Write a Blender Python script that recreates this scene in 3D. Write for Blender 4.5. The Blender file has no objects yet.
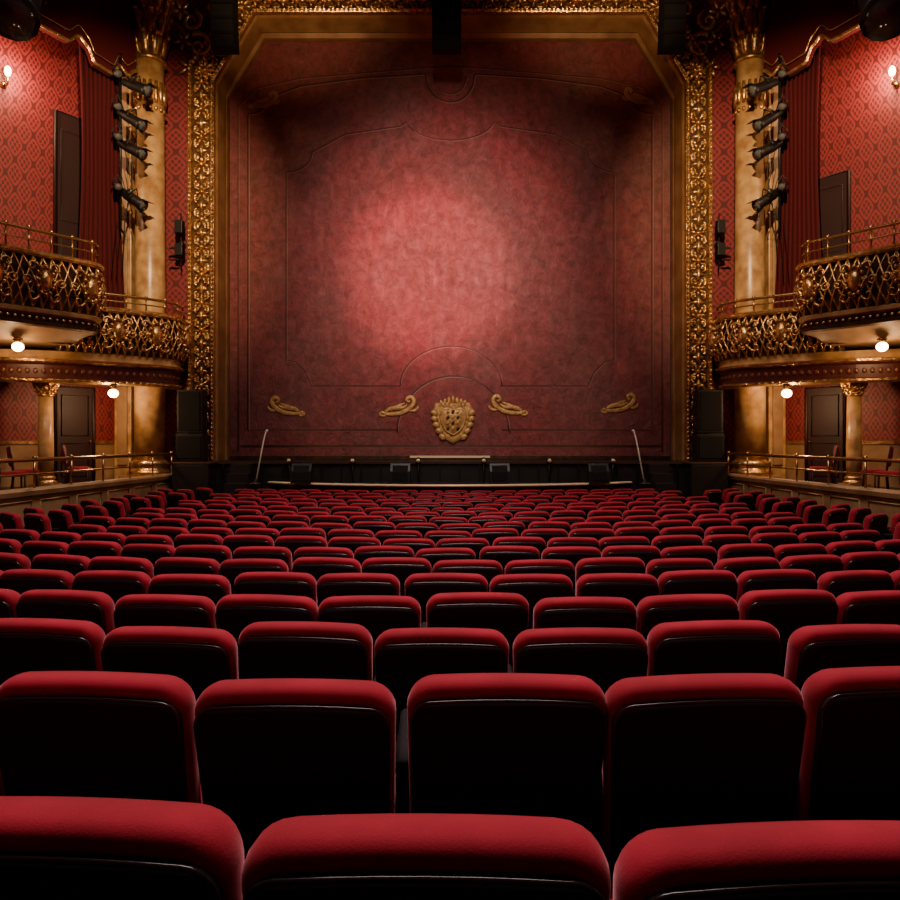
import bpy, math, random
from mathutils import Vector, Matrix
random.seed(7)
C = bpy.context.scene.collection
pi = math.pi
V = Vector

# ------------------------------------------------------------------ materials
def mat(name, base=(.5,.5,.5), rough=.6, metal=0.0, spec=.5, sheen=0, bump=0, bscale=30, var=0, vscale=4, col2=None,
        emis=None, estr=0, coat=0, detail=4):
    m = bpy.data.materials.new(name); m.use_nodes = True
    nt = m.node_tree; N = nt.nodes; L = nt.links
    b = N['Principled BSDF']
    b.inputs['Base Color'].default_value = (*base, 1)
    b.inputs['Roughness'].default_value = rough
    b.inputs['Metallic'].default_value = metal
    b.inputs['Specular IOR Level'].default_value = spec
    b.inputs['Coat Weight'].default_value = coat
    if sheen:
        b.inputs['Sheen Weight'].default_value = sheen
        b.inputs['Sheen Roughness'].default_value = .35
        b.inputs['Sheen Tint'].default_value = (1, .42, .48, 1)
    if emis:
        b.inputs['Emission Color'].default_value = (*emis, 1)
        b.inputs['Emission Strength'].default_value = estr
    tc = N.new('ShaderNodeNewGeometry')
    if col2 is not None:
        n = N.new('ShaderNodeTexNoise'); n.inputs['Scale'].default_value = vscale; n.inputs['Detail'].default_value = detail
        L.new(tc.outputs['Position'], n.inputs['Vector'])
        r = N.new('ShaderNodeValToRGB'); r.color_ramp.elements[0].position = .35; r.color_ramp.elements[1].position = .65
        r.color_ramp.elements[0].color = (*base, 1); r.color_ramp.elements[1].color = (*col2, 1)
        L.new(n.outputs['Fac'], r.inputs['Fac']); L.new(r.outputs['Color'], b.inputs['Base Color'])
    if bump:
        n2 = N.new('ShaderNodeTexNoise'); n2.inputs['Scale'].default_value = bscale; n2.inputs['Detail'].default_value = 3
        L.new(tc.outputs['Position'], n2.inputs['Vector'])
        bp = N.new('ShaderNodeBump'); bp.inputs['Strength'].default_value = bump; bp.inputs['Distance'].default_value = .02
        L.new(n2.outputs['Fac'], bp.inputs['Height']); L.new(bp.outputs['Normal'], b.inputs['Normal'])
    return m

def damask():
    m = bpy.data.materials.new('red_damask'); m.use_nodes = True
    nt = m.node_tree; N = nt.nodes; L = nt.links; b = N['Principled BSDF']
    g = N.new('ShaderNodeNewGeometry'); s = N.new('ShaderNodeSeparateXYZ'); L.new(g.outputs['Position'], s.inputs[0])
    def M(op, a, c=None, d=None):
        n = N.new('ShaderNodeMath'); n.operation = op
        for i, v in enumerate((a, c, d)):
            if v is None: continue
            if isinstance(v, (int, float)): n.inputs[i].default_value = v
            else: L.new(v, n.inputs[i])
        return n.outputs[0]
    ax = M('ABSOLUTE', s.outputs['X'])
    u = M('SUBTRACT', M('MULTIPLY', ax, .595), M('MULTIPLY', s.outputs['Y'], .804))
    cu = M('COSINE', M('MULTIPLY', u, 2*pi/.42)); cv = M('COSINE', M('MULTIPLY', s.outputs['Z'], 2*pi/.7))
    a = M('ADD', cu, cv)
    line = M('LESS_THAN', M('ABSOLUTE', a), .22)
    c2 = M('MULTIPLY', M('COSINE', M('MULTIPLY', u, 4*pi/.21)), M('COSINE', M('MULTIPLY', s.outputs['Z'], 4*pi/.35)))
    mot = M('MULTIPLY', M('GREATER_THAN', M('ABSOLUTE', a), .8), M('GREATER_THAN', c2, .05))
    f = M('MAXIMUM', line, mot)
    mx = N.new('ShaderNodeMix'); mx.data_type = 'RGBA'
    mx.inputs['A'].default_value = (.24, .022, .026, 1); mx.inputs['B'].default_value = (.085, .007, .010, 1)
    L.new(f, mx.inputs['Factor']); L.new(mx.outputs['Result'], b.inputs['Base Color'])
    b.inputs['Roughness'].default_value = .55
    return m

def curtain_mat():
    m = bpy.data.materials.new('painted_curtain'); m.use_nodes = True
    nt = m.node_tree; N = nt.nodes; L = nt.links; b = N['Principled BSDF']
    g = N.new('ShaderNodeNewGeometry')
    mp = N.new('ShaderNodeMapping'); mp.inputs['Scale'].default_value = (1, 1, .6); L.new(g.outputs['Position'], mp.inputs[0])
    n1 = N.new('ShaderNodeTexNoise'); n1.inputs['Scale'].default_value = .45; n1.inputs['Detail'].default_value = 6
    n2 = N.new('ShaderNodeTexNoise'); n2.inputs['Scale'].default_value = 4; n2.inputs['Detail'].default_value = 9; n2.inputs['Roughness'].default_value = .8
    n2.inputs['Distortion'].default_value = .8
    L.new(mp.outputs[0], n1.inputs['Vector']); L.new(g.outputs['Position'], n2.inputs['Vector'])
    r = N.new('ShaderNodeValToRGB'); e = r.color_ramp.elements
    e[0].position = .35; e[0].color = (.26, .044, .046, 1); e[1].position = .72; e[1].color = (.20, .072, .064, 1)
    L.new(n1.outputs['Fac'], r.inputs[0])
    r2 = N.new('ShaderNodeValToRGB'); e = r2.color_ramp.elements
    e[0].position = .36; e[0].color = (.50, .50, .50, 1); e[1].position = .66; e[1].color = (1.3, 1.3, 1.3, 1)
    L.new(n2.outputs['Fac'], r2.inputs[0])
    mx = N.new('ShaderNodeMix'); mx.data_type = 'RGBA'; mx.blend_type = 'MULTIPLY'; mx.inputs['Factor'].default_value = 1
    L.new(r.outputs[0], mx.inputs['A']); L.new(r2.outputs[0], mx.inputs['B']); L.new(mx.outputs['Result'], b.inputs['Base Color'])
    b.inputs['Roughness'].default_value = .5
    mp2 = N.new('ShaderNodeMapping'); mp2.inputs['Scale'].default_value = (2.0, 1, 1.3); L.new(g.outputs['Position'], mp2.inputs[0])
    n3 = N.new('ShaderNodeTexNoise'); n3.inputs['Scale'].default_value = 1.8; n3.inputs['Detail'].default_value = 9; n3.inputs['Roughness'].default_value = .75
    n3.inputs['Distortion'].default_value = .8
    L.new(mp2.outputs[0], n3.inputs['Vector'])
    bp = N.new('ShaderNodeBump'); bp.inputs['Strength'].default_value = 1; bp.inputs['Distance'].default_value = .08
    L.new(n3.outputs['Fac'], bp.inputs['Height']); L.new(bp.outputs[0], b.inputs['Normal'])
    return m

GOLD = mat('gilding', (.84, .54, .24), .27, .85, bump=.5, bscale=22, col2=(.42, .22, .075), vscale=9)
DGOLD = mat('dark_gilding', (.10, .048, .018), .45, .5, bump=.4, bscale=25, col2=(.045, .02, .008), vscale=6)  # darker gilding for carved grounds, bands and lattice backing
BRONZ = mat('bronze_gilt_plaster', (.36, .20, .085), .36, .3, bump=.1, bscale=8, col2=(.22, .11, .042), vscale=2, detail=9)
MARB = mat('marbled_plaster', (.62, .38, .16), .32, 0, bump=.1, bscale=8, col2=(.33, .17, .065), vscale=3, detail=9)
CREAM = mat('cream_plaster', (.36, .21, .10), .5, 0, col2=(.24, .13, .06), vscale=2.5, detail=8)
FASC = mat('brown_red_plaster', (.085, .016, .012), .4, 0, col2=(.11, .024, .016), vscale=6)
STUD = mat('dull_gilt_stud', (.20, .07, .035), .4, .4, bump=.3)
DAM = damask()
CURT = curtain_mat()
LINE = mat('curtain_line_paint', (.065, .018, .016), .6)
LINEG = mat('curtain_highlight_and_scroll', (.34, .15, .11), .55)  # painted highlight beside the dark lines; also the top corner scrolls
PGOLD = mat('painted_gold', (.62, .36, .12), .4, .35, bump=.6, bscale=30, col2=(.36, .18, .055), vscale=12)
VEL = mat('red_velvet', (.34, .010, .028), .85, 0, spec=.2, sheen=.42, bump=.08, bscale=260, col2=(.24, .007, .018), vscale=5)
VELD = mat('drape_velvet', (.070, .005, .008), .85, 0, spec=.2, sheen=.1)
PANEL = mat('black_seat_panel', (.005, .0035, .0035), .6, 0, spec=.3)
RIM = mat('glossy_black_rim', (.015, .008, .007), .22, 0, spec=.7)
BLK = mat('black_metal', (.010, .009, .009), .45, .2)
MATB = mat('matt_black', (.006, .005, .005), .8, 0, spec=.2)
GRILL = mat('speaker_grill', (.012, .011, .011), .85, 0, spec=.2, bump=.8, bscale=120)
CARP = mat('dark_red_carpet', (.030, .005, .005), .95, 0, spec=.1, bump=.3, bscale=90, col2=(.02, .004, .004), vscale=3)
STG = mat('black_stage_floor', (.010, .009, .008), .5, col2=(.018, .014, .012), vscale=2)
BRASS = mat('brass_rail', (.50, .30, .12), .25, .9)
LITGILT = mat('lit_cream_gilt', (.90, .68, .40), .35, .1)  # light on the lip, curtain foot and lenses put into the colour
STEEL = mat('pale_rail_paint', (.62, .56, .50), .4, .2)
WOODD = mat('dark_wood', (.04, .016, .010), .55, 0, spec=.3, col2=(.06, .026, .015), vscale=5)
CEIL = mat('ceiling_plaster', (.16, .09, .06), .8, col2=(.13, .07, .05), vscale=1)
DOORM = mat('dark_red_door_and_opening', (.022, .003, .004), .55)  # kept near black so the lower doors read as dark openings
GLOBE = mat('lit_globe', (1, .9, .7), .3, emis=(1, .66, .32), estr=26)
LENS = mat('lamp_lens', (.1, .1, .1), .1)

# ------------------------------------------------------------------ builder
class MB:
    def __init__(s): s.v = []; s.f = []; s.m = []; s.sm = []; s.mats = []
    def mi(s, m):
        if m not in s.mats: s.mats.append(m)
        return s.mats.index(m)
    def add(s, vs, fs, m, smooth=True):
        o = len(s.v); k = s.mi(m)
        s.v += [V(p) for p in vs]
        for f in fs: s.f.append([o+i for i in f]); s.m.append(k); s.sm.append(smooth)
    def box(s, c, d, m, rz=0, rx=0):
        R = Matrix.Rotation(rz, 3, 'Z') @ Matrix.Rotation(rx, 3, 'X')
        vs = [V(c) + R @ V((x*d[0]/2, y*d[1]/2, z*d[2]/2)) for x in (-1, 1) for y in (-1, 1) for z in (-1, 1)]
        s.add(vs, [(0,1,3,2),(4,6,7,5),(0,4,5,1),(2,3,7,6),(0,2,6,4),(1,5,7,3)], m, False)
    def tube(s, pts, r, m, seg=6, closed=False, flat=None):
        pts = [V(p) for p in pts]; n = len(pts)
        if isinstance(r, (int, float)): r = [r]*n
        vs = []; up = None
        for i in range(n):
            a = pts[(i-1) % n] if closed else pts[max(i-1, 0)]; b = pts[(i+1) % n] if closed else pts[min(i+1, n-1)]
            t = (b-a)
            t = t.normalized() if t.length > 1e-9 else V((0, 0, 1))
            if up is None:
                up = V((0, 0, 1)) if abs(t.z) < .9 else V((0, 1, 0))
            up = (up - t*up.dot(t))
            up = up.normalized() if up.length > 1e-6 else t.orthogonal().normalized()
            w = t.cross(up)
            for k in range(seg):
                an = 2*pi*k/seg
                d = (up*math.cos(an) + w*math.sin(an))*r[i]
                if flat: d = d - flat[0]*d.dot(flat[0])*(1-flat[1])
                vs.append(pts[i]+d)
        fs = []
        for i in range(n if closed else n-1):
            j = (i+1) % n
            for k in range(seg):
                l = (k+1) % seg
                fs.append((i*seg+k, i*seg+l, j*seg+l, j*seg+k))
        if not closed:
            fs.append(tuple(range(seg))[::-1]); fs.append(tuple((n-1)*seg+k for k in range(seg)))
        s.add(vs, fs, m)
    def ell(s, O, T, N_, W, m, seg=8, rings=5):
        O = V(O); vs = [O+W]; fs = []
        for i in range(1, rings):
            a = pi*i/rings
            for k in range(seg):
                b = 2*pi*k/seg
                vs.append(O + W*math.cos(a) + (T*math.cos(b)+N_*math.sin(b))*math.sin(a))
        vs.append(O-W); last = len(vs)-1
        for k in range(seg):
            l = (k+1) % seg
            fs.append((0, 1+k, 1+l)); fs.append((last, last-seg+l, last-seg+k))
            for i in range(rings-2):
                a = 1+i*seg
                fs.append((a+k, a+seg+k, a+seg+l, a+l))
        s.add(vs, fs, m)
    def ball(s, O, r, m, seg=12, rings=8):
        s.ell(O, V((r, 0, 0)), V((0, r, 0)), V((0, 0, r)), m, seg, rings)
    def lathe(s, c, prof, m, seg=24, smooth=True):
        c = V(c); vs = []; fs = []; n = len(prof)
        for r, z in prof:
            for k in range(seg):
                a = 2*pi*k/seg; vs.append(c+V((r*math.cos(a), r*math.sin(a), z)))
        for i in range(n-1):
            for k in range(seg):
                l = (k+1) % seg; fs.append((i*seg+k, i*seg+l, (i+1)*seg+l, (i+1)*seg+k))
        fs.append(tuple(range(seg))[::-1]); fs.append(tuple((n-1)*seg+k for k in range(seg)))
        s.add(vs, fs, m, smooth)
    def loft(s, rings, m, closed=True, cap=False, smooth=True):
        n = len(rings[0]); vs = [p for r in rings for p in r]; fs = []
        for i in range(len(rings)-1):
            for k in range(n if closed else n-1):
                l = (k+1) % n; fs.append((i*n+k, i*n+l, (i+1)*n+l, (i+1)*n+k))
        if cap:
            fs.append(tuple(range(n))[::-1]); fs.append(tuple((len(rings)-1)*n+k for k in range(n)))
        s.add(vs, fs, m, smooth)
    def prism(s, poly, vec, m, smooth=False):
        poly = [V(p) for p in poly]; vec = V(vec)
        s.loft([poly, [p+vec for p in poly]], m, True, True, smooth)
    def obj(s, name, mirror=False, parent=None, bevel=0, loc=None, recalc=True):
        me = bpy.data.meshes.new(name)
        vs = s.v
        if mirror: vs = [V((-p.x, p.y, p.z)) for p in vs]
        if loc: vs = [p-V(loc) for p in vs]
        me.from_pydata([tuple(p) for p in vs], [], s.f)
        for m in s.mats: me.materials.append(m)
        me.polygons.foreach_set('material_index', s.m); me.polygons.foreach_set('use_smooth', s.sm)
        if recalc:
            import bmesh
            bm = bmesh.new(); bm.from_mesh(me); bmesh.ops.recalc_face_normals(bm, faces=bm.faces); bm.to_mesh(me); bm.free()
        me.update()
        o = bpy.data.objects.new(name, me); C.objects.link(o)
        if loc: o.location = loc
        if parent: o.parent = parent
        if bevel:
            b = o.modifiers.new('bevel', 'BEVEL'); b.width = bevel; b.segments = 2; b.limit_method = 'ANGLE'; b.angle_limit = .9
        return o

def both(mb, name, **k):
    return mb.obj(name, False, **k), mb.obj(name, True, **k)
def empty(name, loc=(0, 0, 0)):
    e = bpy.data.objects.new(name, None); C.objects.link(e); e.location = loc; e.empty_display_size = .3; return e

def spiral(cx, cy, r0, r1, a0, turns, n=16):
    out = []
    for i in range(n):
        f = i/(n-1); r = r0+(r1-r0)*f; a = a0+2*pi*turns*f
        out.append((cx+r*math.cos(a), cy+r*math.sin(a)))
    return out

# ------------------------------------------------------------------ camera
CAMZ = 1.45
cam = bpy.data.cameras.new('camera'); co = bpy.data.objects.new('camera', cam); C.objects.link(co)
co.location = (0, 0, CAMZ); co.rotation_euler = (pi/2, 0, 0)
cam.sensor_width = 36; cam.lens = 29.76; cam.shift_y = -10/900; cam.clip_start = .02
bpy.context.scene.camera = co

# ------------------------------------------------------------------ floor
def zf(y):
    n = (y-1.12)/.91
    if n < 0: return -.015 - .1*n
    return -.015 - .6*(1-math.exp(-n/6))
mb = MB(); ys = [-3+.5*i for i in range(45)]
mb.loft([[V((-13, y, zf(y))), V((13, y, zf(y))), V((13, y, -1.3)), V((-13, y, -1.3))] for y in ys], CARP, True, True, False)
mb.obj('floor')

# ------------------------------------------------------------------ seats
def rr(hw, z0, z1, rt, rb, ins, arch=0, n=7):
    hw -= ins; z0 += ins; z1 -= ins; rt = max(rt-ins*.8, .012); rb = max(rb-ins*.8, .012)
    P = []
    for cx, cz, r, a0 in ((hw-rt, z1-rt, rt, 0), (-hw+rt, z1-rt, rt, pi/2), (-hw+rb, z0+rb, rb, pi), (hw-rb, z0+rb, rb, 1.5*pi)):
        for i in range(n):
            a = a0 + pi/2*i/(n-1); P.append((cx+r*math.cos(a), cz+r*math.sin(a)))
        if a0 == 0:
            for i in range(1, 6):
                f = i/6; P.append(((hw-rt)*(1-2*f), z1))
    out = []
    zm = (z0+z1)/2
    for x, z in P:
        if z > zm: z += arch*(1-(x/hw)**2)*((z-zm)/(z1-zm))
        tp = 1-.07*max(0, (z1-z))/(z1-z0+1e-6)
        out.append((x*tp, z))
    return out
def seat_mesh():
    mb = MB(); TL = .20; H = .90
    tilt = lambda x, y, z: V((x, y-.07+(H-z)*TL, z))
    prof = [(.030, .12), (.012, .06), (.004, .028), (.012, .012), (.030, .002), (.055, .0), (.085, .003), (.108, .015), (.122, .036), (.130, .07), (.132, .13)]
    mb.loft([[tilt(x, y, z) for x, z in rr(.270, .36, H-.008, .075, .05, ins, .010)] for y, ins in prof], VEL, True, True)
    prof = [(.04, .0), (-.002, .0), (-.010, .006), (-.014, .02), (-.017, .06)]
    mb.loft([[tilt(x, y, z) for x, z in rr(.258, .27, H-.056, .05, .03, ins, .010)] for y, ins in prof], PANEL, True, True)
    pts = [tilt(x, -.004, z) for x, z in rr(.255, .27, H-.058, .05, .03, 0, .010)]
    mb.tube(pts, .0045, RIM, 6, closed=True)
    prof = [(.33, .05), (.345, .012), (.38, 0), (.43, .0), (.455, .02), (.462, .06)]
    mb.loft([[V((x, z-.05, y)) for x, z in rr(.24, .16, .60, .07, .05, ins)] for y, ins in prof], VEL, True, True)
    mb.box((0, .33, .318), (.40, .36, .03), PANEL)
    for sx in (-1, 1):
        x = sx*.272
        mb.prism([(x-.014, .06, .02), (x-.014, .42, .02), (x-.014, .36, .12), (x-.014, .36, .50), (x-.014, .40, .60), (x-.014, .08, .60), (x-.014, .12, .35), (x-.014, .14, .12)], (.028, 0, 0), MATB)
        mb.box((x, .24, .015), (.05, .38, .03), MATB)
        mb.loft([[V((x+a, .08+(.38*f), .61+b+.01*math.sin(f*pi))) for a, b in ((-.024, 0), (.024, 0), (.026, .015), (.015, .026), (-.015, .026), (-.026, .015))] for f in (0, .25, .5, .75, 1)], MATB, True, True)
    return mb
SEATO = seat_mesh().obj('theatre_seat')
SEATM = SEATO.data; bpy.data.objects.remove(SEATO)
R0 = 14.0
JZ = {(0, -1): .026, (1, -1): .014, (1, -2): .028, (1, 0): .026, (1, 1): .024, (1, 2): .03, (2, -1): .01}
for row in range(18):
    d = 1.12 + .91*row - (.035 if row == 1 else 0)
    off = -.03 if row % 2 == 0 else .14
    parent = None
    if row >= 3: parent = empty('theatre_seat_row', (0, d, zf(d)))
    kmax = 13
    for k in range(-kmax, kmax+1):
        xs = off + .55*k; ax = abs(xs)
        vis = .62*d + 1.6
        if ax > vis: continue
        if 4.95 < ax < 5.75: continue
        if ax > 6.75: continue
        yy = d + R0 - math.sqrt(R0*R0-xs*xs)
        ang = math.asin(xs/R0)
        if ax > 5.6: ang *= 1.35
        if yy > 18.0 and ax > 4.95: continue
        z = zf(yy)
        o = bpy.data.objects.new('theatre_seat' if not parent else 'seat_%d' % (k+kmax), SEATM); C.objects.link(o)
        dz = JZ.get((row, k), random.uniform(-.012, .012))
        dy = random.uniform(-.015, .015)
        o.rotation_euler = (random.uniform(-.03, .03), random.uniform(-.015, .015), ang+random.uniform(-.03, .03))
        p = V((xs, yy+dy, z+dz))
        if parent: o.parent = parent; p -= parent.location
        o.location = p

# ------------------------------------------------------------------ stage
mb = MB()
mb.prism([(-7.0, 18.9, -1.2), (7.0, 18.9, -1.2), (7.0, 18.9, .90), (-7.0, 18.9, .90)], (0, .62, 0), STG)
mb.prism([(-6.05, 19.5, -1.2), (6.05, 19.5, -1.2), (6.05, 19.5, .90), (-6.05, 19.5, .90)], (0, 2.5, 0), STG)
for i in range(28):
    mb.box((-6.75+.5*i, 18.88, .40), (.04, .05, .9), BLK)
mb.box((0, 18.88, .87), (13.6, .08, .05), WOODD)
arc = []
for i in range(33):
    x = -4.85+9.7*i/32; arc.append((x, 17.55 + (8.2-math.sqrt(8.2**2-x*x))))
mb.prism([V((x, y, -.9)) for x, y in arc]+[V((4.85, 18.95, -.9)), V((-4.85, 18.95, -.9))], (0, 0, 1.28), STG)
mb.loft([[V((x, y+a, b)) for x, y in arc] for a, b in ((-.02, -.9), (-.02, .30), (-.05, .33))], WOODD, False)
mb.tube([V((x, y-.05, .37)) for x, y in arc], .035, LITGILT, 8)
mb.obj('stage')
mb = MB()
for i in range(5):
    mb.box((-5.2, 17.5+.28*i, -.5+.15*i), (.5, .32, .9+.3*i*.5), STG)
mb.obj('stage_steps'); mb.obj('stage_steps', mirror=True)
mb = MB()
mb.tube([(-4.72, 18.05, .38), (-4.62, 18.5, 1.50), (-4.60, 18.6, 1.66)], .018, STEEL, 8)
mb.tube([(-4.60, 18.6, 1.64), (-4.57, 18.62, 1.70)], .035, STEEL, 8)
mb.lathe((-4.72, 18.05, .38), [(.16, 0), (.16, .02), (.05, .05), (.03, .12)], BLK, 16)
both(mb, 'stage_stand')
for x in (-3.65, -1.22, 1.22, 3.65):
    mb = MB(); y = 18.3
    pr = [(x-.25, y-.14, .385), (x-.25, y+.16, .385), (x-.25, y+.16, .80), (x-.25, y+.02, .88), (x-.25, y-.10, .68)]
    mb.prism(pr, (.50, 0, 0), BLK)
    mb.prism([(x-.19, y-.125, .45), (x-.19, y-.10, .65), (x-.19, y+.0, .82), (x-.19, y-.02, .83), (x-.19, y-.12, .66), (x-.19, y-.145, .45)], (.38, 0, 0), GRILL)
    mb.box((x, y+.1, .87), (.16, .05, .08), BLK)
    mb.obj('stage_monitor_speaker', bevel=.012)
for x in (-4.05, -2.45, -.8, 0.85, 2.50, 4.1):
    mb = MB()
    mb.tube([(x, 18.75, .38), (x, 18.75, .9)], .015, BLK)
    mb.tube([(x, 18.70, .93), (x, 18.78, .95), (x, 18.9, .98)], [.06, .07, .035], BLK, 10)
    mb.tube([(x, 18.68, .925), (x, 18.70, .93)], .05, LITGILT, 10)  # pale disc painted in for the lit lens
    mb.obj('footlight')

# ------------------------------------------------------------------ safety curtain
A = 1/36.3
def cp(u, v, y=20.47): return V(((u-450)*A, y, CAMZ+(440-v)*A))
mb = MB()
mb.prism([(-6.07, 20.5, .90), (6.07, 20.5, .90), (6.07, 20.5, 12.7), (-6.07, 20.5, 12.7)], (0, .12, 0), CURT)
YF = (V((0, 1, 0)), .3)
def line(pts, r=.022, m=LINE, closed=False):
    mb.tube([cp(u, v, 20.497) for u, v in pts], r, m, 5, closed, flat=YF)
    mb.tube([cp(u+1.1, v+1.1, 20.497) for u, v in pts], r*.6, LINEG, 5, closed, flat=YF)  # lighter offset copy, a painted highlight that makes the line look embossed
def mirr(p): return p + [(900-u, v) for u, v in reversed(p)]
arcp = lambda cx, cy, rx, ry, a0, a1, n=14: [(cx+rx*math.cos(math.radians(a0+(a1-a0)*i/(n-1))), cy-ry*math.sin(math.radians(a0+(a1-a0)*i/(n-1)))) for i in range(n)]
outer = [(398, 430), (248, 430), (248, 118)] + arcp(248, 98, 20, 16, -90, 0, 6) + [(300, 86), (360, 78), (425, 74)] + arcp(450, 76, 24, 26, 180, 270, 9)
line(mirr(outer), .024)
line(arcp(453, 432, 56, 56, 0, 180, 24), .024)
inner = [(400, 386), (312, 386), (306, 372), (296, 362), (286, 360), (286, 178)] + arcp(286, 152, 26, 20, -90, 0, 6) + [(345, 134), (400, 126)] + arcp(450, 118, 44, 22, 190, 270, 8)
line(mirr(inner), .015)
line(arcp(451, 386, 51, 40, 0, 180, 20), .015)
line([(240, 446), (660, 446)], .022)
line(mirr([(238, 452), (238, 106), (256, 88), (300, 78), (420, 68), (450, 66)]), .012)
line(arcp(450, 76, 16, 18, 180, 360, 12), .014)
mb.box((0, 20.47, .96), (12.1, .05, .10), DGOLD)
mb.box((.0, 20.44, .99), (2.2, .04, .06), LITGILT)  # pale bar painted in for the sheen on the curtain foot
def scroll(cx, cy, s, m=PGOLD, k=1.0):
    F_ = (V((0, 1, 0)), .2)
    def T(p): return [cp(cx+s*a*k, cy-b*k, 20.49) for a, b in p]
    def cur(p, n=4):
        out = []
        for i in range(len(p)-1):
            p0 = p[max(i-1, 0)]; p1 = p[i]; p2 = p[i+1]; p3 = p[min(i+2, len(p)-1)]
            for j in range(n):
                t = j/n
                out.append(tuple(.5*((2*p1[q])+(-p0[q]+p2[q])*t+(2*p0[q]-5*p1[q]+4*p2[q]-p3[q])*t*t+(-p0[q]+3*p1[q]-3*p2[q]+p3[q])*t**3) for q in (0, 1)))
        return out+[p[-1]]
    def st(p, w, hold=.25):
        c = cur(p); n = len(c)
        mb.tube(T(c), [w*(hold+(1-hold)*math.sin(pi*min(1, .12+.86*i/(n-1)))) for i in range(n)], m, 6, flat=F_)
    st([(-18, -3), (-12, -5), (-5, -5), (2, -4), (8, -1), (13, 3), (15, 8), (12, 12), (8, 10), (9, 7), (11, 8)], .075, .3)
    st([(-18, -3), (-19, -6), (-15, -7), (-13, -5)], .04, .5)
    st([(-14, -3), (-9, 0), (-3, 1), (3, 1), (8, 4)], .07)
    st([(-8, -2), (-3, 2), (2, 4), (6, 6)], .05)
    st([(9, -1), (14, -2), (18, 0), (19, 3)], .05)
scroll(286, 409, -1, PGOLD, .95); scroll(620, 406, 1, PGOLD, .95); scroll(399, 409, 1); scroll(508, 408, -1)
scroll(264, 102, 1, LINEG, .8); scroll(638, 98, -1, LINEG, .8)
def shield(k, y, cx=453, cy=421):
    P = [(-17, 17), (-9, 19), (0, 17), (9, 19), (17, 17), (19, 10), (18, 0), (15, -10), (9, -17), (0, -22), (-9, -17), (-15, -10), (-18, 0), (-19, 10)]
    return [cp(cx+a*k, cy-b*k, y) for a, b in P]
mb.loft([shield(1.05, 20.5), shield(1.05, 20.46), shield(.98, 20.43), shield(.8, 20.44)], PGOLD, True, True)
mb.loft([shield(.66, 20.45), shield(.66, 20.41), shield(.58, 20.39)], PGOLD, True, True)
mb.tube(shield(.64, 20.41), .03, PGOLD, 6, closed=True)
for sg in (-1, 1):
    mb.tube([cp(453+sg*a, 421-b, 20.42) for a, b in ((3, 14), (9, 12), (13, 5), (11, -3), (6, -10), (1, -14))], .035, PGOLD, 6)
    for j in range(5):
        mb.ell(cp(453+sg*(18.5-j*j*.5), 413+6*j, 20.44), V((.11, 0, .05*sg)), V((-.03*sg, 0, .09)), V((0, .04, 0)), PGOLD, 7, 5)
for j in range(4):
    for i in range(3):
        mb.ell(cp(448+5*i, 412+5.5*j, 20.385), V((.05, 0, .02)), V((0, 0, .06)), V((0, .02, 0)), DGOLD if (i+j) % 2 else PGOLD, 6, 4)
for i in range(-3, 4):
    mb.ell(cp(453+4*i, 400+abs(i)*1.0, 20.43), V((.055, 0, 0)), V((0, 0, .14-.015*abs(i))), V((0, .04, 0)), PGOLD, 7, 5)
mb.box(cp(453, 404.5, 20.44), (.80, .06, .07), PGOLD)
mb.obj('safety_curtain')

# ------------------------------------------------------------------ proscenium wall + arch
mb = MB()
WT = 14.3
for s in (-1, 1):
    mb.prism([(s*6.15, 19.75, -1.2), (s*9.2, 19.75, -1.2), (s*9.2, 19.75, WT), (s*6.15, 19.75, WT)], (0, .6, 0), DAM)
    mb.prism([(s*6.16, 19.76, 11.0), (s*6.16, 19.76, 13.0), (s*5.1, 19.76, 13.0), (s*5.1, 19.76, 12.75)], (0, .55, 0), DAM)
mb.prism([(-6.15, 19.75, 12.75), (6.15, 19.75, 12.75), (6.15, 19.75, WT), (-6.15, 19.75, WT)], (0, .6, 0), DAM)
mb.obj('wall_proscenium')
def frame(o, ot, y):
    L = [(-(6.08+o), .90), (-(6.08+o), 10.75+.35*ot+.2*o), (-(5.07+.5*o), 12.41+ot)]
    return [V((x, y, z)) for x, z in L] + [V((-x, y, z)) for x, z in reversed(L)]
mb = MB()
seq = [(0, 0, 20.48), (0, 0, 20.3), (.05, .10, 20.22), (.0, .06, 20.1), (.03, .14, 19.88), (.06, .20, 19.68), (.1, .24, 19.62)]
mb.loft([frame(*q) for q in seq], BRONZ, False, smooth=False)
seq = [(.1, .24, 19.62), (.1, .24, 19.46), (.17, .31, 19.42), (.2, .34, 19.54)]
mb.loft([frame(*q) for q in seq], GOLD, False, smooth=False)
mb.loft([frame(*q) for q in [(.2, .34, 19.54), (.66, .80, 19.54)]], DGOLD, False, smooth=False)
mb.loft([frame(*q) for q in [(.66, .80, 19.54), (.69, .83, 19.42), (.77, .91, 19.42), (.79, .93, 19.74)]], GOLD, False, smooth=False)
Yv = V((0, -1, 0))
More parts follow.
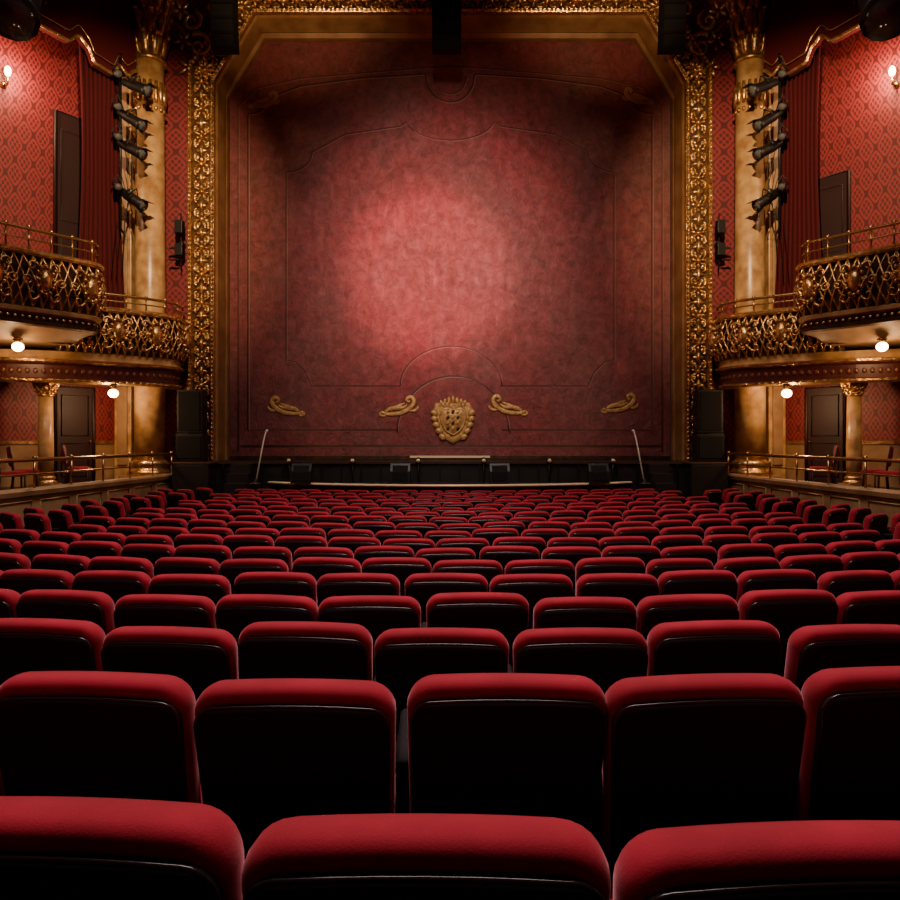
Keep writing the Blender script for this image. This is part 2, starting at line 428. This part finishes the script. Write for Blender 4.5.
def unit(mb, O, T, N_, alt):
    W = Yv
    if alt:
        mb.ell(O, T*.075, N_*.075, W*.09, GOLD, 8, 5)
        for k in range(7):
            a = 2*pi*k/7; D = T*math.cos(a)+N_*math.sin(a); E = -T*math.sin(a)+N_*math.cos(a)
            mb.ell(O+D*.13, D*.075, E*.045, W*.06, GOLD, 6, 4)
    else:
        mb.ell(O, T*.17, N_*.06, W*.10, GOLD, 8, 5)
        mb.ell(O, T*.06, N_*.18, W*.07, GOLD, 8, 5)
    for sg in (-1, 1):
        for st in (-1, 1):
            pts = spiral(.16*st, .12, .08, .02, (pi if st > 0 else 0), 1.1*(-st), 10)
            mb.tube([O+T*a+N_*(b*sg)+W*.04 for a, b in pts], [.028-.0015*i for i in range(10)], GOLD, 5)
        mb.ell(O+T*.12+N_*sg*.18, (T*.8+N_*.6*sg)*.08, (T*-.6+N_*.8*sg)*.03, W*.06, GOLD, 6, 4)
        mb.ell(O-T*.12+N_*sg*.18, (T*-.8+N_*.6*sg)*.08, (T*.6+N_*.8*sg)*.03, W*.06, GOLD, 6, 4)
def along(path, step, fn):
    for a, b in zip(path[:-1], path[1:]):
        L = (b-a).length; n = max(1, round(L/step)); T = (b-a).normalized(); N_ = V((T.z, 0, -T.x))
        for i in range(n): fn(a+T*L*(i+.5)/n, T, N_, i)
pc = frame(.43, .57, 19.53)
along(pc, .36, lambda O, T, N_, i: unit(mb, O, T, N_, i % 2))
for q in (frame(.135, .275, 19.42), frame(.73, .87, 19.41)):
    along(q, .115, lambda O, T, N_, i: mb.ell(O, T*.052, N_*.036, Yv*.04, GOLD, 6, 4))
for s in (-1, 1):
    for (x, z) in ((6.4, 11.1), (5.45, 12.75), (6.0, 12.1)):
        O = V((s*x, 19.42, z))
        for k in range(9):
            a = 2*pi*k/9; D = V((math.cos(a), 0, math.sin(a))); E = V((-math.sin(a), 0, math.cos(a)))
            mb.ell(O+D*.17, D*.13, E*.06, Yv*.08, GOLD, 7, 5)
        mb.ball(O, .1, GOLD, 10, 6)
    for j in range(3):
        pts = spiral(0, 0, .34-.06*j, .05, 1.0+j, 1.3, 20)
        cx, cz = ((6.55, 11.75), (6.75, 12.4), (6.15, 12.75))[j]
        mb.tube([V((s*(cx+a), 19.44, cz+b)) for a, b in pts], [.07-.0022*i for i in range(20)], GOLD, 6)
    for cx, cz, ph in ((6.9, 11.3, 0), (7.05, 12.0, .8), (7.1, 12.8, 2)):
        for k in range(5):
            a = ph+2*pi*k/5; D = V((math.cos(a), 0, math.sin(a))); E = V((-math.sin(a), 0, math.cos(a)))
            mb.ell(V((s*cx, 19.66, cz))+D*.16, D*.14, E*.06, Yv*.06, GOLD, 6, 4)
mb.obj('proscenium_arch')

# ------------------------------------------------------------------ side geometry
B0 = V((-8.6, 19.7)); U = V((-.595, -.804)); NN = V((.804, -.595))
def Q(t, o=0): return V((-6.8, 18.6)) + U*t + NN*o
def W_(t, o=0): return B0+U*t+NN*o
def v3(p, z): return V((p.x, p.y, z))
class Path:
    def __init__(s, pts):
        s.p = pts; s.L = [0]
        for a, b in zip(pts[:-1], pts[1:]): s.L.append(s.L[-1]+(b-a).length)
        s.n = []
        for i in range(len(pts)):
            a = pts[max(i-1, 0)]; b = pts[min(i+1, len(pts)-1)]; t = (b-a).normalized(); s.n.append(V((-t.y, t.x)))
    def at(s, d):
        d = min(max(d, 0), s.L[-1])
        for i in range(len(s.p)-1):
            if d <= s.L[i+1]+1e-9:
                f = (d-s.L[i])/(s.L[i+1]-s.L[i]); return s.p[i].lerp(s.p[i+1], f), s.n[i].lerp(s.n[i+1], f).normalized()
    def M(s, d, o, z):
        p, n = s.at(d); return v3(p+n*o, z)
def sweep(mb, P, prof, m, smooth=False):
    mb.loft([[v3(p+n*o, z) for p, n in zip(P.p, P.n)] for o, z in prof], m, False, smooth=smooth)

mb = MB()
mb.prism([v3(W_(0), -1.2), v3(W_(6.0), -1.2), v3(W_(6.0), WT), v3(W_(0), WT)], v3(NN*-.3, 0), DAM)
mb.prism([v3(W_(0.05, .03), .3), v3(W_(6, .03), .3), v3(W_(6, .03), 1.35), v3(W_(.05, .03), 1.35)], v3(NN*-.1, 0), CREAM)
mb.prism([v3(W_(0.05, .06), 1.35), v3(W_(6, .06), 1.35), v3(W_(6, .06), 1.43), v3(W_(.05, .06), 1.43)], v3(NN*-.1, 0), GOLD)
mb.obj('wall_left'); mb.obj('wall_right', mirror=True)
mb = MB()
mb.prism([(-12.17, 15.0, -1.2), (-12.17, -3, -1.2), (-12.17, -3, WT), (-12.17, 15.0, WT)], (-.3, 0, 0), DAM)
mb.obj('wall_rear_left'); mb.obj('wall_rear_right', mirror=True)
mb = MB(); mb.box((0, -3.1, 6.5), (26, .2, 15.6), DAM); mb.obj('wall_back')
mb = MB(); mb.box((0, 8.6, WT+.1), (26, 24, .2), CEIL); mb.obj('ceiling')

def lattice(mb, P, s0, s1, z0, z1, seed=0):
    Hh = z1-z0
    def F(s, z, o=0): return P.M(s, .10+.10*math.sin(pi*(z-z0)/Hh)+o, z)
    unitw = .92; n = max(1, round((s1-s0)/unitw)); w = (s1-s0)/n
    k = max(4, int((s1-s0)/.25))
    mb.loft([[P.M(s0+(s1-s0)*i/k, .02, z) for i in range(k+1)] for z in (z0, z1)], DGOLD, False)
    for i in range(n):
        c = s0+w*(i+.5)
        for q in range(-2, 3):
            for sg in (-1, 1):
                pts = []
                for j in range(9):
                    f = j/8; ss = c+q*w/5+sg*(f-.5)*w*.42
                    if s0-.01 <= ss <= s1+.01: pts.append(F(ss, z0+Hh*f))
                if len(pts) > 2: mb.tube(pts, .024, GOLD, 5)
        for q in (-.36, -.18, .18, .36):
            pts = [F(min(max(c+w*q+.085*math.cos(2*pi*j/10), s0), s1), z0+Hh*.5+.085*math.sin(2*pi*j/10), .01) for j in range(10)]
            mb.tube(pts, .022, GOLD, 5, closed=True)
            mb.ball(F(c+w*q, z0+Hh*.5, .02), .04, GOLD, 6, 4)
        O = F(c, z0+Hh*.52, .04); pn = P.at(c)[1]; T = V((-pn.y, pn.x, 0)); Zv = V((0, 0, 1)); W = V((pn.x, pn.y, 0))
        mb.ell(O, T*.14, Zv*.24, W*.10, GOLD, 12, 8)
        for k2 in range(12):
            a = 2*pi*k2/12
            mb.ell(O+T*.18*math.cos(a)+Zv*.30*math.sin(a), T*.05, Zv*.06, W*.06, GOLD, 6, 4)
        for sg in (-1, 1):
            for tz in (-1, 1):
                pts = spiral(.24*sg, .30*tz, .13, .03, (pi if sg > 0 else 0), .95*(-sg*tz), 12)
                mb.tube([F(min(max(c+a, s0), s1), z0+Hh*.5+b*Hh/1.1, .03) for a, b in pts], [.036-.002*j for j in range(12)], GOLD, 5)
            mb.ell(O+T*.2*sg-Zv*.05, (T*sg*.5+Zv*.8)*.17, (T*.8-Zv*.5*sg)*.04, W*.05, GOLD, 6, 5)

def rail(mb, P, s0, s1, za, zb, step=.46):
    n = max(3, int((s1-s0)/.2))
    pts = [P.M(s0+(s1-s0)*i/n, .05, zb) for i in range(n+1)]
    mb.tube(pts, .035, BRASS, 8)
    mb.tube([p-V((0, 0, (zb-za)*.5)) for p in pts], .018, BRASS, 6)
    m_ = max(2, round((s1-s0)/step))
    for i in range(m_+1):
        p = P.M(s0+(s1-s0)*i/m_, .05, za)
        mb.tube([p, p+V((0, 0, zb-za))], .02, BRASS, 6); mb.ball(p+V((0, 0, zb-za+.03)), .045, BRASS, 8, 5)

PL = Path([V((-7.02, 19.40)), V((-6.98, 19.2)), V((-6.96, 19.0)), V((-6.97, 18.82)), V((-7.02, 18.62)), V((-7.13, 18.42)), V((-7.36, 18.16)),
           V((-7.70, 17.84)), V((-8.12, 17.50)), V((-8.6, 17.18)), V((-9.2, 16.87)), V((-9.9, 16.6)), V((-10.7, 16.38)), V((-11.5, 16.2)), V((-12.1, 16.1))])
LT = PL.L[-1]
mb = MB()
poly = [v3(p-n*.05, 2.82) for p, n in zip(PL.p, PL.n)] + [v3(W_(4.7), 2.82), v3(W_(0.1), 2.82)]
mb.prism(poly, (0, 0, .40), CREAM)
sweep(mb, PL, [(-.5, 2.82), (-.3, 2.76), (-.05, 2.76), (.0, 2.80), (0, 2.84)], GOLD)
sweep(mb, PL, [(0, 2.84), (-.03, 2.87), (-.01, 3.16), (.05, 3.20)], FASC)
sweep(mb, PL, [(.05, 3.20), (.11, 3.23), (.12, 3.28), (.05, 3.30)], GOLD)
sweep(mb, PL, [(.05, 3.30), (.02, 3.34), (.0, 3.48), (-.1, 3.48)], MARB)
n = int(LT/.16)
for i in range(n):
    s = (i+.5)*LT/n; pn = PL.at(s)[1]; T = V((-pn.y, pn.x, 0)); W = V((pn.x, pn.y, 0))
    mb.ell(PL.M(s, -.015, 3.02), T*.055, V((0, 0, .07)), W*.02, STUD, 6, 4)
    mb.ell(PL.M(s, .01, 2.83), T*.045, V((0, 0, .02)), W*.03, GOLD, 6, 4)
lattice(mb, PL, .0, 3.4, 3.48, 4.46)
sweep(mb, PL, [(-.1, 4.44), (.14, 4.44), (.18, 4.48), (.18, 4.54), (.1, 4.58), (-.12, 4.58)], GOLD)
rail(mb, PL, .05, 3.3, 4.58, 4.88)
both(mb, 'lower_balcony_box')
PU = Path([Q(2.12, -2.0), Q(2.08, -1.0), Q(2.04, -.25), Q(2.08, -.05), Q(2.20, .10), Q(2.40, .16)] + [Q(t, .17) for t in (2.8, 3.4, 4, 5, 6, 7, 8, 8.5)])
LU = PU.L[-1]
mb = MB()
poly = [v3(p-n*.1, 3.98) for p, n in zip(PU.p[1:], PU.n[1:])] + [v3(W_(6), 3.98), v3(W_(2.2), 3.98)]
mb.prism(poly, (0, 0, .22), CREAM)
sweep(mb, PU, [(-.62, 3.60), (-.5, 3.58), (-.42, 3.63), (-.34, 3.70), (-.22, 3.78), (-.1, 3.83), (-.02, 3.85)], CREAM, True)
sweep(mb, PU, [(-.02, 3.85), (.06, 3.88), (.07, 3.95), (.0, 3.97), (.02, 4.10)], DGOLD)
sweep(mb, PU, [(.02, 4.10), (.12, 4.13), (.14, 4.2), (.05, 4.24), (-.1, 4.24)], MARB)
poly = [v3(p-n*.6, 3.59) for p, n in zip(PU.p[2:], PU.n[2:])] + [v3(W_(6), 3.59), v3(W_(2.8), 3.59)]
mb.prism(poly, (0, 0, .04), CREAM)
n = int(LU/.14)
for i in range(n):
    s = (i+.5)*LU/n; pn = PU.at(s)[1]; T = V((-pn.y, pn.x, 0)); W = V((pn.x, pn.y, 0))
    mb.ell(PU.M(s, .04, 4.03), T*.05, V((0, 0, .045)), W*.035, GOLD, 6, 4)
lattice(mb, PU, 1.9, LU-1.7, 4.24, 5.32)
sweep(mb, PU, [(-.1, 5.30), (.14, 5.30), (.18, 5.34), (.18, 5.40), (.1, 5.44), (-.12, 5.44)], GOLD)
rail(mb, PU, 1.8, LU-1.7, 5.44, 5.86)
both(mb, 'upper_balcony_box')

def column(name, x, y, z0, z1, r, cap=2.0, simple=False):
    mb = MB(); c = (x, y, 0)
    mb.box((x, y, z0+.1*r/.39), (r*3, r*3, .2*r/.39), CREAM)
    k = r/.39
    mb.lathe(c, [(r*1.4, z0+.2*k), (r*1.45, z0+.27*k), (r*1.35, z0+.34*k), (r*1.15, z0+.38*k), (r*1.15, z0+.42*k), (r*1.3, z0+.5*k), (r*1.15, z0+.58*k), (r, z0+.62*k)], GOLD, 28)
    zt = z1-cap
    mb.lathe(c, [(r, z0+.6*k), (r, z0+(zt-z0)*.4), (r*.9, zt)], MARB, 28)
    mb.lathe(c, [(r*.92, zt), (r*1.08, zt+.03*k), (r*1.08, zt+.1*k), (r*.92, zt+.13*k), (r*.9, zt+.3*cap), (r*1.0, zt+.7*cap), (r*1.35, zt+.92*cap)], GOLD, 28)
    for ring, (zz, nn, ph, ln) in enumerate([(.2, 8, 0, .22), (.45, 8, .4, .24), (.7, 8, 0, .2)]):
        for i in range(nn):
            a = 2*pi*i/nn+ph; D = V((math.cos(a), math.sin(a), 0)); E = V((-D.y, D.x, 0)); rr_ = r*(1.0+.12*ring)
            O = V((x, y, zt+zz*cap))+D*rr_
            mb.ell(O, E*r*.3, (V((0, 0, 1))*.95+D*.25)*ln*cap*.7, D*r*.16, GOLD, 8, 6)
            for q in (-1, 1):
                mb.ell(O+E*q*r*.22+V((0, 0, ln*cap*.1)), E*r*.14, (V((0, 0, 1))+D*.3+E*q*.3)*ln*cap*.4, D*r*.14, GOLD, 6, 5)
            mb.ell(O+V((0, 0, ln*cap*.55))+D*r*.22, E*r*.26, D*r*.2, V((0, 0, r*.16)), GOLD, 7, 5)
    for i in range(4):
        a = pi/4+pi/2*i; D = V((math.cos(a), math.sin(a), 0))
        pts = spiral(0, 0, r*.42, .03, -pi/2, 1.4, 18)
        mb.tube([V((x, y, zt+cap*.86))+D*(r*1.25+p)+V((0, 0, q)) for p, q in pts], [r*.13]*18, GOLD, 6)
    mb.box((x, y, z1-.04*cap), (r*3, r*3, .08*cap), GOLD)
    return mb
mb = column('c', -7.72, 19.15, .35, 13.2, .38, 2.1)
mb.box((-7.72, 19.15, 13.72), (1.1, 1.0, 1.05), CREAM)
for i in range(16):
    a = 2*pi*i/16; D = V((math.cos(a), math.sin(a), 0)); E = V((-D.y, D.x, 0))
    mb.ell(V((-7.72, 19.15, 10.3))+D*.36, E*.07, V((0, 0, .34)), D*.06, GOLD, 6, 5)
    mb.ell(V((-7.72, 19.15, 9.88))+D*.36, E*.05, V((0, 0, .07)), D*.05, GOLD, 6, 4)
both(mb, 'corinthian_column')
mb = column('c', -9.40, 17.3, .35, 2.80, .17, .34)
both(mb, 'small_column')
mb = MB()
mb.box((-8.46, 19.48, 7.3), (.44, .5, 13.9), MARB); mb.box((-8.46, 19.20, 7.3), (.26, .06, 13.0), CREAM)
both(mb, 'pilaster', bevel=.02)

mb = MB(); D0 = V((-9.05, 18.0)); D1 = V((-8.20, 18.75))
rings = []
for j in range(26):
    f = j/25; z = 13.4-f*9.2
    w = 1-.35*math.sin(pi*min(1, f*1.05))**1.5*(.4+.6*f)
    rings.append([v3(D0.lerp(D1, .5+(i/60-.5)*w) + V((.6, -.8))*.07*math.sin(i*.95+.5*math.sin(f*3)), z) for i in range(61)])
mb.loft(rings, VELD, False)
for o in both(mb, 'box_drape', recalc=False):
    m = o.modifiers.new('thick', 'SOLIDIFY'); m.thickness = .02
mb = MB()
V0 = V((-8.0, 18.7)); Vd = U
prof = [(-.1, 10.75), (.15, 10.55), (.35, 10.70), (.5, 10.42), (.95, 10.50), (1.15, 10.85), (1.35, 11.0), (1.6, 10.78), (2.2, 10.85), (2.5, 11.05), (2.9, 11.45), (3.3, 11.7), (4.5, 11.9)]
fine = []
for (a, za), (b, zb) in zip(prof[:-1], prof[1:]):
    for i in range(4):
        f = i/4; fine.append((a+(b-a)*f, za+(zb-za)*(f*f*(3-2*f))))
fine.append(prof[-1])
pts = [v3(V0+Vd*t, z) for t, z in fine]
mb.prism(pts+[v3(V0+Vd*4.5, WT), v3(V0-Vd*.1, WT)], v3(NN*-.15, 0), VELD)
mb.tube([p+V((.05, -.05, 0)) for p in pts], .045, GOLD, 6)
mb.tube([p+V((.05, -.05, .24)) for p in pts], .018, GOLD, 6)
both(mb, 'gilt_valance')

def door(name, t0, t1, z0, z1, mirror):
    mb = MB()
    a = W_(t0, .09); b = W_(t1, .09)
    mb.prism([v3(a, z0), v3(b, z0), v3(b, z1), v3(a, z1)], v3(NN*-.08, 0), DOORM)
    for q0, q1, r0, r1 in ((.15, .85, .08, .42), (.15, .85, .5, .92)):
        c = a.lerp(b, q0); d = a.lerp(b, q1); za = z0+(z1-z0)*r0; zb = z0+(z1-z0)*r1
        pts = [v3(c+NN*.01, za), v3(d+NN*.01, za), v3(d+NN*.01, zb), v3(c+NN*.01, zb)]
        mb.tube(pts, .016, DOORM, 4, closed=True)
    mb.tube([v3(a, z0), v3(a, z1), v3(b, z1), v3(b, z0)], .045, DOORM, 6)
    mb.ball(v3(a.lerp(b, .12)+NN*.06, z0+min(1.05, (z1-z0)*.45)), .03, BRASS, 8, 6)
    mb.obj(name, mirror=mirror)
door('dark_doorway_1', .9, 1.85, .36, 2.75, False); door('dark_doorway_2', .9, 1.85, .36, 2.75, True)  # darkness of an opening put into these door leaves
door('door_3', .98, 1.85, 4.2, 9.5, False); door('door_4', .98, 1.95, 4.2, 8.0, True)

mb = MB()
PP = Path([V((-7.08, 18.9)), V((-7.12, 17.5)), V((-7.2, 16)), V((-7.35, 14)), V((-7.5, 12)), V((-7.8, 9.5)), V((-8.3, 6.5))])
mb.prism([v3(p-n*.05, -1.2) for p, n in zip(PP.p, PP.n)]+[V((-12.1, 6.5, -1.2)), V((-12.1, 14.9, -1.2)), v3(W_(.1), -1.2)], (0, 0, 1.55), WOODD)
mb.obj('floor_box_left'); mb.obj('floor_box_right', mirror=True)
mb = MB()
sweep(mb, PP, [(-.1, -1.1), (.05, -1.1), (.05, -.2), (.03, -.15), (.03, .44), (.1, .48), (.12, .56), (.08, .6), (-.14, .6), (-.14, .3)], CREAM)
n = int(PP.L[-1]/1.1)
for i in range(n):
    s0 = (i+.12)*PP.L[-1]/n; s1 = (i+.88)*PP.L[-1]/n
    mb.tube([PP.M(s0, .04, -.05), PP.M(s1, .04, -.05), PP.M(s1, .04, .38), PP.M(s0, .04, .38)], .018, MARB, 4, closed=True)
both(mb, 'parapet')
mb = MB()
rail(mb, PP, .1, PP.L[-1], .6, 1.10, 1.1)
both(mb, 'brass_railing')

def chair():
    mb = MB()
    for sx in (-1, 1):
        mb.tube([(sx*.19, .2, 0), (sx*.2, .2, .44)], [.015, .022], WOODD, 6)
        mb.tube([(sx*.19, -.24, 0), (sx*.2, -.2, .44), (sx*.2, -.23, .7), (sx*.19, -.28, .98)], .018, WOODD, 6)
    mb.loft([[V((x, z-.3, y)) for x, z in rr(.23, .08, .54, .06, .05, ins)] for y, ins in ((.42, .02), (.44, 0), (.48, 0), (.51, .03), (.52, .09))], VEL, True, True)
    mb.loft([[V((x, y-.24-(z-.5)*.12, z)) for x, z in rr(.2, .58, .98, .12, .05, ins)] for y, ins in ((-.03, .04), (-.02, .0), (.02, 0), (.035, .05))], VEL, True, True)
    return mb
cm = chair().obj('box_chair'); cdat = cm.data; bpy.data.objects.remove(cm)
def put_chair(x, y, z, a):
    for s in (1, -1):
        o = bpy.data.objects.new('box_chair', cdat); C.objects.link(o); o.location = (x*s, y, z); o.rotation_euler = (0, 0, a*s)
for x, y, z, a in ((-8.2, 13.9, .35, -.9), (-8.45, 14.8, .35, -1.0), (-8.1, 16.2, .35, -1.2)):
    put_chair(x, y, z, a)
for t in (2.9, 3.6, 4.3):
    p = Q(t, -.55); put_chair(p.x, p.y, 4.2, -1.0)
for x, y in ((-7.75, 18.45), (-8.5, 17.9)):
    put_chair(x, y, 3.22, -.9)

def point(loc, e, col, r=.08, name='lamp_light'):
    l = bpy.data.lights.new(name, 'POINT'); l.energy = e; l.color = col; l.shadow_soft_size = r
    o = bpy.data.objects.new(name, l); C.objects.link(o); o.location = loc; return o
WARM = (1, .60, .30)
def globe(x, y, z, e, stem):
    for s in (-1, 1):
        mb = MB(); c = (s*x, y, 0)
        mb.lathe(c, [(.05, z+.2), (.1, z+.17), (.1, z+.14), (.05, z+.11), (.06, z+.08)], BRASS, 14)
        mb.tube([(s*x, y, z+.18), (s*x, y, stem)], .02, BRASS, 6)
        mb.ell((s*x, y, z), V((.115, 0, 0)), V((0, .115, 0)), V((0, 0, .10)), GLOBE, 14, 10)
        mb.obj('globe_lamp')
        point((s*x, y, z-.22), e, WARM, .1)
globe(9.13, 15.72, 3.42, 34, 3.6)
globe(8.02, 17.72, 2.56, 85, 2.8)
for s in (-1, 1):
    t = 3.0; z = 9.95
    p = W_(t, .24); q = W_(t, 0); sx = -s
    mb = MB()
    P_ = V((p.x*sx, p.y, z)); Q_ = V((q.x*sx, q.y, z-.25))
    mb.ell(P_, V((.07, 0, 0)), V((0, .07, 0)), V((0, 0, .12)), GLOBE, 12, 8)
    mb.tube([Q_, V((P_.x, P_.y, z-.30)), V((P_.x, P_.y, z-.12))], .025, BRASS, 6)
    mb.ball(Q_, .09, BRASS, 10, 6)
    mb.obj('wall_sconce')
    g = W_(t, .5); point((g.x*sx, g.y, z), 200, (1, .62, .36), .12)

def par(mb, c, d, L=.62, r=.13, doors=True):
    c = V(c); d = V(d).normalized(); a = c-d*L/2
    mb.tube([a, a+d*.05, a+d*.2, a+d*.24, a+d*(L-.12), a+d*(L-.1), a+d*L], [r*.45, r*.75, r*.8, r*.95, r, r*1.15, r*1.15], BLK, 14)
    mb.tube([a+d*(L+.001), a+d*(L+.006)], r*.95, LENS, 14)
    w = d.cross(V((0, 0, 1))).normalized(); up = w.cross(d)
    mb.tube([c-w*r*1.2, c-w*r*1.25+up*.1, c+up*.26, c+w*r*1.25+up*.1, c+w*r*1.2], .015, BLK, 5)
    if doors:
        for q in (-1, 1):
            e = a+d*L
            mb.prism([e+up*q*r-w*r, e+up*q*r+w*r, e+up*q*r*1.3+w*r*1.1+d*.12, e+up*q*r*1.3-w*r*1.1+d*.12], up*.008, BLK)
mb = MB(); bx, by = -8.15, 18.40
mb.tube([(bx, by, 6.6), (bx, by, 11.0)], .035, BLK, 8)
for z, dd, ox in ((10.15, (.85, -.25, -.40), .42), (9.35, (.8, -.2, -.52), .30), (8.62, (.85, -.25, -.48), .30), (7.4, (.8, -.2, -.55), .32)):
    par(mb, (bx+ox, by-.1, z), dd, .82, .13); mb.tube([(bx, by, z+.15), (bx+ox, by-.1, z+.24)], .025, BLK, 6)
    par(mb, (bx-.02, by-.16, z+.28), (.5, -.7, -.35), .42, .085, False)
for k in range(3):
    mb.tube([(bx+.05*k-.1, by-.05, 10.2-.8*k), (bx+.25-.1*k, by-.1, 9.2-.6*k), (bx+.35, by-.1, 8-.5*k), (bx+.1-.1*k, by, 6.8), (bx-.15*k, by+.1, 5.6-.2*k)], .012, BLK, 5)
mb.tube([(bx, by, 6.7), (-8.35, 19.1, 6.7)], .025, BLK, 6); mb.tube([(bx, by, 10.9), (-8.35, 19.1, 10.9)], .025, BLK, 6)
both(mb, 'stage_spotlight_boom')
mb = MB()
mb.box((-7.05, 19.4, 7.0), (.20, .22, .34), BLK); mb.box((-7.05, 19.4, 6.4), (.2, .22, .3), BLK); mb.tube([(-7.05, 19.5, 5.9), (-7.05, 19.5, 7.4)], .02, BLK)
mb.box((-7.2, 19.4, 6.45), (.25, .06, .05), BLK); mb.box((-7.2, 19.4, 6.15), (.25, .06, .04), BLK); mb.box((-7.05, 19.6, 6.6), (.1, .26, .1), BLK)
both(mb, 'wall_loudspeaker', bevel=.015)
mb = MB(); par(mb, (-7.0, 12, 8.55), (.15, -.5, -.75), 1.0, .36, False)
mb.tube([(-7.0, 12, 8.8), (-7.0, 12, WT)], .04, BLK, 8)
both(mb, 'hanging_spotlight')

def linearray(x, w):
    mb = MB(); y = 18.0; z = 13.3; a = 0
    mb.tube([(x, y, z), (x, y, WT)], .03, MATB, 6); mb.box((x, y, z+.06), (w, .5, .08), MATB)
    for i in range(7):
        h = .34; mb.box((x, y, z-h/2), (w, .45, h-.02), MATB, 0, a); mb.box((x, y-.22, z-h/2), (w*.9, .03, h-.07), GRILL, 0, a)
        z -= h; y += .01*i; a += .03
        if i == 5 and True and abs(x) < 1: z = z
    mb.obj('line_array_speaker', bevel=.01)
linearray(-5.48, .56); linearray(5.4, .56); linearray(-.08, .70)

mb = MB()
mb.box((-6.62, 19.1, .90+.36), (.70, .44, .70), BLK); mb.box((-6.62, 19.1, 2.18), (.64, .42, 1.1), BLK)
mb.box((-6.62, 18.87, 1.26), (.60, .03, .56), GRILL); mb.box((-6.62, 18.88, 2.18), (.54, .03, 1.0), GRILL)
both(mb, 'loudspeaker_stack', bevel=.02)
mb = MB(); mb.box((-6.4, 18.6, -.1), (.9, .55, 1.9), STG); mb.box((-6.4, 18.6, .87), (1.0, .56, .06), WOODD)
both(mb, 'stage_side_plinth', bevel=.02)

# ------------------------------------------------------------------ lights
def area(name, loc, rot, sx, sy, e, col, spread=pi):
    l = bpy.data.lights.new(name, 'AREA'); l.shape = 'RECTANGLE'; l.size = sx; l.size_y = sy; l.energy = e; l.color = col; l.spread = spread
    o = bpy.data.objects.new(name, l); C.objects.link(o); o.location = loc; o.rotation_euler = rot; return o
def spot(name, loc, tgt, e, ang, blend, col, r=.2):
    l = bpy.data.lights.new(name, 'SPOT'); l.energy = e; l.spot_size = math.radians(ang); l.spot_blend = blend; l.color = col; l.shadow_soft_size = r
    o = bpy.data.objects.new(name, l); C.objects.link(o); o.location = loc
    o.rotation_euler = (V(tgt)-V(loc)).to_track_quat('-Z', 'Y').to_euler(); return o
area('house_light', (0, 9, 13.6), (0, 0, 0), 5, 10, 950, (1, .82, .74), math.radians(110))
area('house_light', (0, 2.8, 9), (0, 0, 0), 5, 2.0, 180, (1, .80, .78), math.radians(110))
spot('curtain_light', (-.8, 6, 9), (-.55, 20.5, 6.1), 15000, 21, .7, (1, .27, .28), .3)
spot('curtain_light', (-.3, 6, 9), (-.3, 20.5, 6.7), 9000, 35, 1, (1, .58, .50), .3)
spot('curtain_light', (-.2, 6, 9), (.0, 20.5, 6.0), 3800, 50, .9, (1, .80, .66), .3)
for s in (-1, 1):
    spot('frame_fill_light', (s*4.2, 10, 10.0), (s*8.4, 19.2, 7.4), 5000, 52, .8, (1, .68, .38), .10)  # unseen spot added to brighten gilding, column and box fronts
    spot('frame_fill_light', (s*3.5, 14.5, 9.5), (s*4.2, 19.5, 13.8), 800, 62, .9, (1, .66, .36), .10)  # unseen upward spot added to brighten the top of the arch
w = bpy.data.worlds.new('world'); bpy.context.scene.world = w; w.use_nodes = True
w.node_tree.nodes['Background'].inputs[0].default_value = (.02, .012, .01, 1)
w.node_tree.nodes['Background'].inputs[1].default_value = .5
